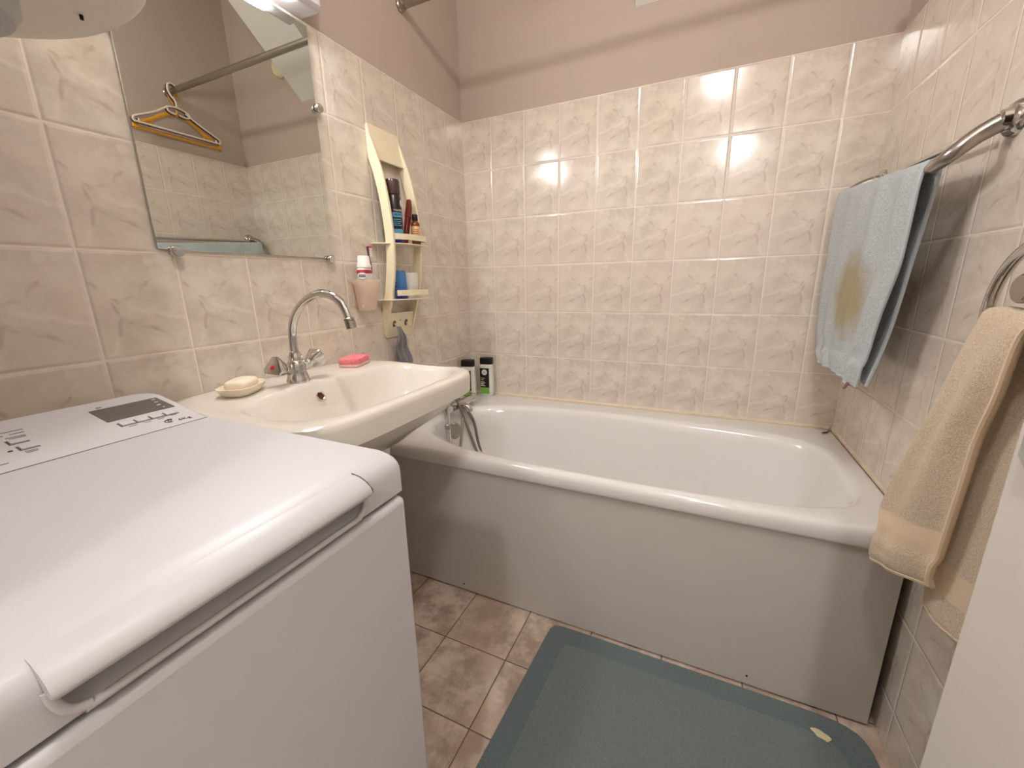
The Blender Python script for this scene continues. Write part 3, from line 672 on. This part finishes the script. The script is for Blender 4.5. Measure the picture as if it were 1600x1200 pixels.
# lower tray
c = Vector((.052, -.556, 1.0022))
t = thing('blue_tube', c, 'blue toiletries tube standing on the lower rack tray', 'tube')
obj('body', loft(BM(), [sring(c.x, c.y, .0175, .0165, 4, c.z, 32), sring(c.x, c.y, .0185, .0175, 4, c.z + .003, 32), sring(c.x, c.y, .0175, .016, 4, c.z + .09, 32), sring(c.x, c.y, .015, .0135, 4, c.z + .0965, 32)], True, True, True), 'blue', t)
obj('label_band', loft(BM(), [sring(c.x, c.y, .0187, .0177, 4, c.z + .001, 32), sring(c.x, c.y, .0187, .0177, 4, c.z + .010, 32)], True, True, True), 'deepblue', t)
bm = BM()
for z in (.028, .040, .052): box(bm, c.x - .010, c.x - .002, c.y - .0182, c.y - .0165, c.z + z, c.z + z + .005)
obj('lettering', bm, 'deepblue', t)
c = Vector((.058, -.513, 1.0022))
tag(obj('tumbler', loft(BM(), [sring(c.x, c.y, .023, .023, 3, c.z, 40), sring(c.x, c.y, .0245, .0245, 3, c.z + .003, 40), sring(c.x, c.y, .0275, .0275, 3, c.z + .089, 40), sring(c.x, c.y, .026, .026, 3, c.z + .089, 40), sring(c.x, c.y, .0225, .0225, 3, c.z + .005, 40)], True, True, True), 'whiteplastic', origin=c), 'white plastic tumbler on the lower rack tray beside the blue tube', 'cup')
# grey cloth on the hook
def gcloth(u, v):
    wd = lerp(.010, .030, sm(0, .45, v)); yy = -.570 + .010 * v + .022 * sm(.1, 1, v)
    y = yy + (u - .5) * 2 * wd; fold = math.sin(u * 13 + v * 2) * .0075 * sm(0, .3, v)
    return (.040 - .012 * v + fold + .006 * math.sin(v * 9), y, lerp(.905, .742 + .022 * (u - .4), v))
tag(obj('wash_cloth', patch(BM(), gcloth, 26, 30), 'greycloth', solid=.003, origin=(.04, -.56, .75)), 'grey cloth hanging from the hook under the cream rack', 'cloth')

# =================================================================== TOOTHBRUSH CUP
c = Vector((.040, -.712, .972))
t = thing('toothbrush_holder', c, 'frosted pinkish plastic toothbrush holder stuck on the tiles left of the rack', 'holder')
rings = [sring(c.x - .004, c.y, .020, .022, 3.5, c.z, 48), sring(c.x - .003, c.y, .023, .025, 3.5, c.z + .006, 48), sring(c.x, c.y, .030, .037, 3.5, c.z + .08, 48), sring(c.x + .002, c.y, .0335, .050, 3.2, c.z + .0955, 48), sring(c.x + .002, c.y, .032, .0485, 3.2, c.z + .0955, 48), sring(c.x, c.y, .028, .035, 3.5, c.z + .08, 48), sring(c.x - .003, c.y, .021, .023, 3.5, c.z + .008, 48)]
obj('cup', loft(BM(), rings, True, True, True), 'frost', t)
obj('wall_plate', bx(TK, .013, -.742, -.682, .985, 1.06), 'frost', t, bevel=.002)
c = Vector((.044, -.716, .9815))
t = thing('toothpaste_tube', c, 'white toothpaste tube with white cap and red label standing in the holder', 'toothpaste')
obj('tube_body', loft(BM(), [sring(c.x, c.y, .004, .022, 3, c.z, 40), sring(c.x, c.y, .010, .026, 3, c.z + .04, 40), sring(c.x, c.y, .015, .029, 2.6, c.z + .09, 40), sring(c.x, c.y, .018, .0265, 2.2, c.z + .114, 40), sring(c.x, c.y, .019, .022, 2, c.z + .122, 40)], True, True, True), 'whiteplastic', t)
obj('cap', lathe(BM(), c, [(.0205, .1225), (.0222, .124), (.0222, .131), (.0200, .134), (.0178, .157), (.0165, .1595), (0, .160)], 36), 'whiteplastic', t)
vx = Vector((.66, -.75, 0)).normalized(); tx = Vector((.75, .66, 0))
P0 = c + Vector((0, 0, .098)) + Vector((.0105, -.0225, 0))
def strip(bm, pts, th=.0006, o=P0):
    loft(bm, [[o + tx * a + Vector((0, 0, b)) for a, b in pts], [o + tx * a + Vector((0, 0, b)) + vx * th for a, b in pts]], True, True, True); return bm
obj('label_band', loft(BM(), [sring(c.x, c.y, .0178, .0278, 2.35, c.z + .106, 40), sring(c.x, c.y, .0186, .0262, 2.2, c.z + .1165, 40)], True, True, True), 'redlabel', t)
dsc = [(.0165 * math.cos(a), .0115 * math.sin(a)) for a in [2 * PI * i / 32 for i in range(32)]]
bd = obj('badge', strip(BM(), dsc, .0012, P0 + vx * .001), 'greylabel', t)
obj('badge_face', strip(BM(), [(a * .86, b * .82) for a, b in dsc], .0016, P0 + vx * .001), 'whiteplastic', bd)
bm = BM()
for z, l in ((.003, .010), (.0, .012), (-.003, .0105)): strip(bm, [(-l, z - .0009), (l, z - .0009), (l, z + .0009), (-l, z + .0009)], .0019, P0 + vx * .001)
obj('lettering', bm, 'inkdark', bd)
c = Vector((.034, -.690, .9815))
t = thing('toothbrush', c, 'purple toothbrush with pink and white bristles standing in the holder', 'toothbrush')
tb = spline([(.034, -.702, .982), (.034, -.694, 1.03), (.034, -.678, 1.09), (.034, -.676, 1.115), (.034, -.680, 1.14), (.034, -.682, 1.172)], 6)
obj('handle', tube(BM(), tb, lambda u: .0042 - .0014 * sm(.5, .8, u) + .0012 * sm(.82, .95, u), 10), 'purple', t)
bm = BM()
for z in (1.142, 1.149, 1.156, 1.163): box(bm, .031, .0375, -.679, -.667, z, z + .0045)
obj('bristles', bm, 'whiteplastic', t); obj('bristle_tip', bx(.031, .0375, -.679, -.666, 1.168, 1.1745), 'pink', t, bevel=.001)

# =================================================================== SHOWER RAIL + HANGERS
t = thing('shower_rail', (.75, -.365, 1.99), 'grey metal shower curtain rail spanning the room above the tub', 'rail')
RL, RR = Vector((.001, -.381, 1.978)), Vector((WX - .001, -.352, 1.993))
obj('rod', tube(BM(), [RL + (RR - RL) * .004, RR - (RR - RL) * .004], .0135, 20), 'satin', t)
for p, a in ((RL, 1), (RR, -1)):
    obj('end_flange', lathe(BM(), p, [(.020, 0), (.020, .004), (.0165, .008), (.0165, .020)], 24, (RR - RL) * a), 'satin', t)
def hanger(x, mat, label, flat=False, off=(0, 0), half=.19):
    oy, oz = off; y0 = RL.y + (RR.y - RL.y) * x / WX; zt = RL.z + (RR.z - RL.z) * x / WX
    y0 += oy; R_ = .0155; zt += oz
    t = thing('clothes_hanger', (x, y0, zt), label, 'hanger', 'clothes hangers on the shower rail')
    hk = [(x, y0 + R_ * 1.32 * math.cos(a), zt + R_ * 1.32 * math.sin(a) + .0) for a in [math.radians(-35 + 25 * i) for i in range(9)]]
    hk += [(x, y0 - R_ * 1.32, zt - .012), (x, y0 - .012, zt - .035), (x, y0 + .004, zt - .055), (x, y0 + .004, zt - .085)]
    rt = .0042
    apex = zt - .088; low = zt - .195
    if not flat:
        obj('hook', tube(BM(), spline(hk, 3), rt, 10, up=Vector((1, 0, 0))), mat, t)
        lp = spline([(x, y0 + .004 - .045, apex - .003), (x, y0 + .004, apex + .006), (x, y0 + .050, apex - .006), (x, y0 + .058, apex - .022), (x, y0 + .035, apex - .030), (x, y0 + .012, apex - .026)], 6)
        lp2 = spline([(x, y0 - .04, apex - .004), (x, y0 - .036, apex - .018), (x, y0 - .020, apex - .026), (x, y0 - .004, apex - .026)], 6)
        arms = BM()
        for s in (-1, 1):
            tube(arms, spline([(x, y0 + s * .04, apex - .004 - (.006 if s > 0 else 0)), (x, y0 + s * .10, apex - .045), (x, y0 + s * half * .93, low + .025), (x, y0 + s * half, low + .012), (x, y0 + s * (half - .004), low), (x, y0 + s * (half - .02), low + .002), (x, y0 + s * (half - .022), low + .014)], 5), rt, 10, up=Vector((1, 0, 0)))
        tube(arms, lp, rt, 10, up=Vector((1, 0, 0))); tube(arms, lp2, rt, 10, up=Vector((1, 0, 0)))
        obj('shoulder_frame', arms, mat, t)
        obj('trouser_bar', tube(BM(), [(x, y0 - half + .004, low), (x, y0 + half - .004, low)], rt, 10), mat, t)
    else:
        W_ = .007
        def band(pts, hw, wx): 
            return tube(BM(), pts, hw, 8, ry=wx, up=Vector((1, 0, 0)))
        hkb = tube(BM(), spline(hk, 3), .0048, 10, up=Vector((1, 0, 0)))
        obj('hook', hkb, mat, t)
        bm = BM()
        for s in (-1, 1):
            tube(bm, spline([(x, y0, apex), (x, y0 + s * .06, apex - .018), (x, y0 + s * .12, apex - .058), (x, y0 + s * half * .96, low + .018), (x, y0 + s * half, low)], 6), .0085, 10, ry=.006, up=Vector((1, 0, 0)))
            for dy in (0, .010, .020): tube(bm, [(x, y0 + s * (.115 + dy), apex - .060 - dy * .6), (x, y0 + s * (.112 + dy), apex - .084 - dy * .5)], .0035, 8)
        obj('shoulder_frame', bm, mat, t)
        obj('trouser_bar', tube(BM(), [(x, y0 - half, low), (x, y0 + half, low)], .012, 10, ry=.006), mat, t)
    return t
hanger(1.428, 'hangerwhite', 'white plastic clothes hanger nearest the room on the shower rail', off=(-.012, .004))
hanger(1.440, 'hangerred', 'dark red plastic clothes hanger between the white and the yellow one', off=(-.012, .003))
hanger(1.462, 'yellow', 'yellow plastic clothes hanger nearest the wall on the shower rail', True, off=(.004, -.012))

# round vent cover on the back wall
t = thing('vent_cover', (1.10, -.01, 2.165), 'round cream vent cover high on the back wall beside the slanting shaft', 'vent')
obj('cover', lathe(BM(), (1.10, .0, 2.165), [(.055, 0), (.055, .012), (.048, .02), (0, .022)], 36, Vector((0, -1, 0))), 'vent', t)

# =================================================================== TOWEL RAIL + BLUE TOWEL
RW = WX - TK
t = thing('towel_rail', (1.45, -.35, 1.27), 'curved chrome towel rail on the right wall holding the blue towel', 'towel rail')
def flatbar(pts, hz, hx): return tube(BM(), pts, hz, 14, ry=hx, up=Vector((1, 0, 0)))
NA, FA = Vector((1.405, -.640, 1.2470)), Vector((1.397, -.058, 1.288))
obj('front_bar', tube(BM(), [FA, FA.lerp(NA, .5), NA], .0088, 16), 'satin', t)
obj('back_bar', tube(BM(), [(1.452, -.09, 1.315), (1.452, -.64, 1.290)], .006, 12), 'chrome', t)
for P, W_ in ((NA, Vector((RW, -.672, 1.306))), (FA, Vector((RW, -.060, 1.328)))):
    pts = spline([P + Vector((0, .004 if P is NA else -.004, 0)), P.lerp(W_, .15) + Vector((.0, -.022 if P is NA else .012, .006)), P.lerp(W_, .5) + Vector((.0, -.012 if P is NA else .006, .012)), W_ + Vector((-.012, 0, .001))], 6)
    a = obj('arm', tube(BM(), pts, lambda u: .011 + .005 * u, 14), 'satin', t)
    obj('wall_mount', lathe(BM(), W_, [(.030, 0), (.029, .006), (.024, .012), (.018, .014), (.016, .024), (.012, .027)], 28, Vector((-1, 0, 0))), 'chrome', t)

tw = thing('towel', (1.40, -.33, .785), 'light blue terry towel with a brownish stain hanging on the towel rail', 'towel')
def path(pts):
    P = spline([p[:3] for p in pts], 10)
    L = [0.0]
    for a, b in zip(P, P[1:]): L.append(L[-1] + (b - a).length)
    def f(t):
        d = t * L[-1]; i = 0
        while i < len(L) - 2 and L[i + 1] < d: i += 1
        k = (d - L[i]) / max(1e-9, L[i + 1] - L[i]); return P[i].lerp(P[i + 1], max(0, min(1, k)))
    return f
TOPN, TOPF = (1.4085, -.622, 1.2625), (1.4000, -.060, 1.3020)
fnear = path([TOPN, (1.398, -.620, 1.246), (1.397, -.607, 1.119), (1.396, -.598, 1.061), (1.390, -.562, .954), (1.386, -.543, .847), (1.384, -.535, .792)])
ffar = path([TOPF, (1.389, -.058, 1.288), (1.392, -.045, 1.105), (1.394, -.038, .951), (1.396, -.060, .835), (1.399, -.130, .782)])
bnear = path([TOPN, (1.419, -.626, 1.246), (1.429, -.585, 1.175), (1.431, -.556, 1.09), (1.421, -.545, .931), (1.401, -.535, .794)])
bfar = path([TOPF, (1.411, -.060, 1.288), (1.420, -.050, 1.12), (1.424, -.045, .95), (1.420, -.06, .84), (1.412, -.12, .80)])
def ridge(u, k, ph): return abs(math.sin(u * k + ph)) ** 3
def bfront(u, v):
    p = ffar(v).lerp(fnear(v), u); k_ = sm(.01, .10, v) * (1 - .5 * sm(.80, .84, v) * (1 - sm(.86, .90, v)))
    p.x -= k_ * (.0065 * ridge(u, 15.5, .4) + .003 * math.sin(u * 21 + 2 * v)) + .006 * math.sin(PI * u) * math.sin(PI * v)
    if v > .865: p.x -= .006 * sm(.865, .90, v) * (.6 + .4 * abs(math.sin(u * 26)))
    p.z += .006 * math.sin(u * PI) * sm(.6, 1, v)
    return p
def bback(u, v):
    p = bfar(v).lerp(bnear(v), u)
    p.x += .003 * math.sin(u * 20 + 2) * sm(0, .3, v)
    return p
mfb = lambda u, v: 1 if .795 < v < .868 else 0
obj('front_flap', patch(BM(), bfront, 64, 80, mfb), ['bluetowel', 'blueband'], tw, solid=.005)
obj('back_flap', patch(BM(), bback, 48, 60, mfb), ['bluetowel', 'blueband'], tw, solid=.006)
def edge_tube(fn, u, r=.0042, v0=.01):
    return tube(BM(), [Vector(fn(u, v0 + (1 - v0) * i / 50)) for i in range(51)], r, 8)
obj('hem', edge_tube(bfront, 1.0), 'blueband', tw); obj('hem', edge_tube(bback, 1.0), 'blueband', tw)
obj('hem', tube(BM(), [Vector(bfront(i / 40, 1.0)) for i in range(41)], .0042, 8), 'blueband', tw)
pt = Vector(bfront(.985, 1.0))
obj('care_tag', loft(BM(), [[pt + Vector(q) for q in ((-.012, .004, .004), (-.012, .02, .004), (-.010, .02, .005), (-.010, .004, .005))], [pt + Vector(q) for q in ((-.016, .012, -.012), (-.016, .03, -.016), (-.014, .03, -.016), (-.014, .012, -.012))]], True, True, True), 'maroon', tw)

# =================================================================== TOWEL RING + BEIGE TOWEL
t = thing('towel_ring', (RW, -.90, 1.0), 'chrome towel ring on the right wall holding the beige towel', 'towel ring')
RC = Vector((1.4415, -.931, .992)); RR_ = .098
arcp = [RC + Vector((0, RR_ * math.cos(a), RR_ * 1.06 * math.sin(a))) for a in [2 * PI * i / 56 for i in range(56)]]
arcp = [Vector((p.x, p.y, max(p.z, .976))) for p in arcp]
obj('ring', tube(BM(), arcp, .0078, 12, closed=True), 'chrome', t)
obj('wall_mount', lathe(BM(), (RW, -.912, 1.029), [(.024, 0), (.023, .006), (.010, .009), (.009, .028), (.009, .044), (.018, .046), (.0205, .049), (.0205, .057), (.018, .060), (0, .0605)], 28, Vector((-1, 0, 0))), 'satin', t)
obj('ring_arm', tube(BM(), [(1.446, -.912, 1.035), (1.441, -.922, 1.090)], .006, 10), 'chrome', t)
tw = thing('towel', (1.42, -.87, .5), 'beige terry towel folded over the towel ring beside the door', 'towel')
gnear = path([(1.449, -.985, .994), (1.436, -.972, .990), (1.430, -.953, .967), (1.432, -.934, .874), (1.433, -.915, .803), (1.434, -.907, .714), (1.435, -.900, .646), (1.437, -.888, .522)])
gfar = path([(1.441, -.852, .995), (1.431, -.856, .992), (1.426, -.856, .970), (1.420, -.851, .933), (1.407, -.836, .826), (1.396, -.800, .703), (1.390, -.778, .609), (1.388, -.789, .571), (1.388, -.787, .493)])
gbl = path([(1.441, -.852, .995), (1.452, -.850, .990), (1.458, -.836, .93), (1.458, -.826, .77), (1.458, -.808, .581), (1.458, -.830, .447)])
gbr = path([(1.452, -1.03, .994), (1.464, -1.032, .985), (1.470, -1.035, .94), (1.474, -1.03, .79), (1.476, -1.02, .60), (1.476, -1.00, .466)])
def gfront(u, v):
    p = gfar(v).lerp(gnear(v), u); k = sm(0, .25, v)
    p.x -= k * (.010 * math.sin(PI * u) + .005 * math.sin(u * 9 + 1 + 2 * v) * math.sin(PI * u) ** .5)
    p.z += .004 * math.sin(u * 6) * (1 - sm(0, .2, v))
    if v > .885: p.x -= .005 * sm(.885, .92, v) * (1 - sm(.97, 1, v))
    return p
def gback(u, v):
    p = gbl(v).lerp(gbr(v), u); k = sm(0, .25, v)
    p.x += k * .004 * math.sin(u * 9 + 2)
    p.z -= .006 * math.sin(PI * u) * v
    p.x = min(p.x, RW - .010)
    return p
mfg = lambda u, v: 1 if .785 < v < .888 else 0
mfh = lambda u, v: 1 if .80 < v < .895 else 0
obj('front_flap', patch(BM(), gfront, 56, 80, mfg), ['beigetowel', 'beigeband'], tw, solid=.009)
obj('back_flap', patch(BM(), gback, 48, 70, mfh), ['beigetowel', 'beigeband'], tw, solid=.009)
obj('hem', tube(BM(), [Vector(gfront(1.0, i / 50)) + Vector((-.003, 0, 0)) for i in range(51)], .0065, 8, ry=.0045), 'beigeband', tw)
obj('hem', tube(BM(), [Vector(gfront(i / 40, 1.0)) for i in range(41)], .0060, 8), 'beigeband', tw)
obj('hem', tube(BM(), [Vector(gback(i / 40, 1.0)) for i in range(41)], .0060, 8), 'beigetowel', tw)

# =================================================================== BATH MAT
mc_ = Vector((1.08, -1.05, 0)); ma = 0
t = thing('bath_mat', mc_, 'grey green bath mat with a darker border lying in front of the tub', 'bath mat')
def mring(i, z):
    out = []
    for x, y, _ in sring(0, 0, .392 - i, .322 - i, 8, 0, 160, lambda c: 34 if c < 0 else 11):
        lean = (y - .322) / .836 * .05 * max(0, min(1, -x / .2))          # the left edge runs slightly askew
        out.append((mc_.x - .003 + x + lean, mc_.y + y, z))
    return out
obj('border', loft(BM(), [mring(.004, .0005), mring(0, .003), mring(.001, .008), mring(.006, .011), mring(.055, .0115), mring(.058, .0100)], True, True, True), 'matedge', t)
mp = obj('pile', loft(BM(), [mring(.0595, .0085), mring(.060, .0118), mring(.064, .0128), mring(.2, .013)], True, True, True), 'mat', t)
def spot(pts, z=.0116): return prism(BM(), pts, 2, z, z + .0012)
sx_, sy_ = 1.405, -.775
bm = spot([(1.366 + .017 * math.cos(a) * (1 + .3 * math.sin(3 * a)), -.791 + .013 * math.sin(a) - .3 * .017 * math.cos(a), ) for a in [2 * PI * i / 18 for i in range(18)]])
obj('worn_spot', bm, 'matspot', t)

# =================================================================== OPEN DOOR LEAF
HG = Vector((1.428, -1.905, 0)); FE = Vector((1.3195, -1.2, 0)); dd_ = (FE - HG).normalized(); nn_ = Vector((dd_.y, -dd_.x, 0)); nn_ = nn_ if nn_.x > 0 else -nn_
dr = bpy.data.objects.new('door_1', None); COL.objects.link(dr); dr.location = HG; dr['kind'] = 'structure'; dr['label'] = 'white door leaf standing open at the right edge of the photo'
def dq(a, b, n0, n1, za, zb):
    P = lambda s, n, z: HG + dd_ * s + nn_ * n + Vector((0, 0, z)); L_ = (FE - HG).length
    return loft(BM(), [[P(a, n0, za), P(b, n0, za), P(b, n1, za), P(a, n1, za)], [P(a, n0, zb), P(b, n0, zb), P(b, n1, zb), P(a, n1, zb)]], True, True, True)
LL = (FE - HG).length
obj('door_leaf', dq(0, LL, 0, .038, .01, 2.02), 'door', dr, bevel=.003)
hcen = HG + dd_ * (LL - .042) + Vector((0, 0, .893))
ro = obj('handle_rose', lathe(BM(), hcen, [(.030, 0), (.030, .005), (.027, .008), (0, .008)], 8, -nn_, xdir=(dd_ * math.cos(PI / 8) + Vector((0, 0, math.sin(PI / 8))))), 'heatercap', dr, angle=20)
obj('keyhole', lathe(BM(), hcen + Vector((0, 0, -.015)) + dd_ * .006 - nn_ * .0078, [(.003, 0), (.003, .0006), (0, .0007)], 10, -nn_), 'black', ro)

bpy.context.view_layer.update()
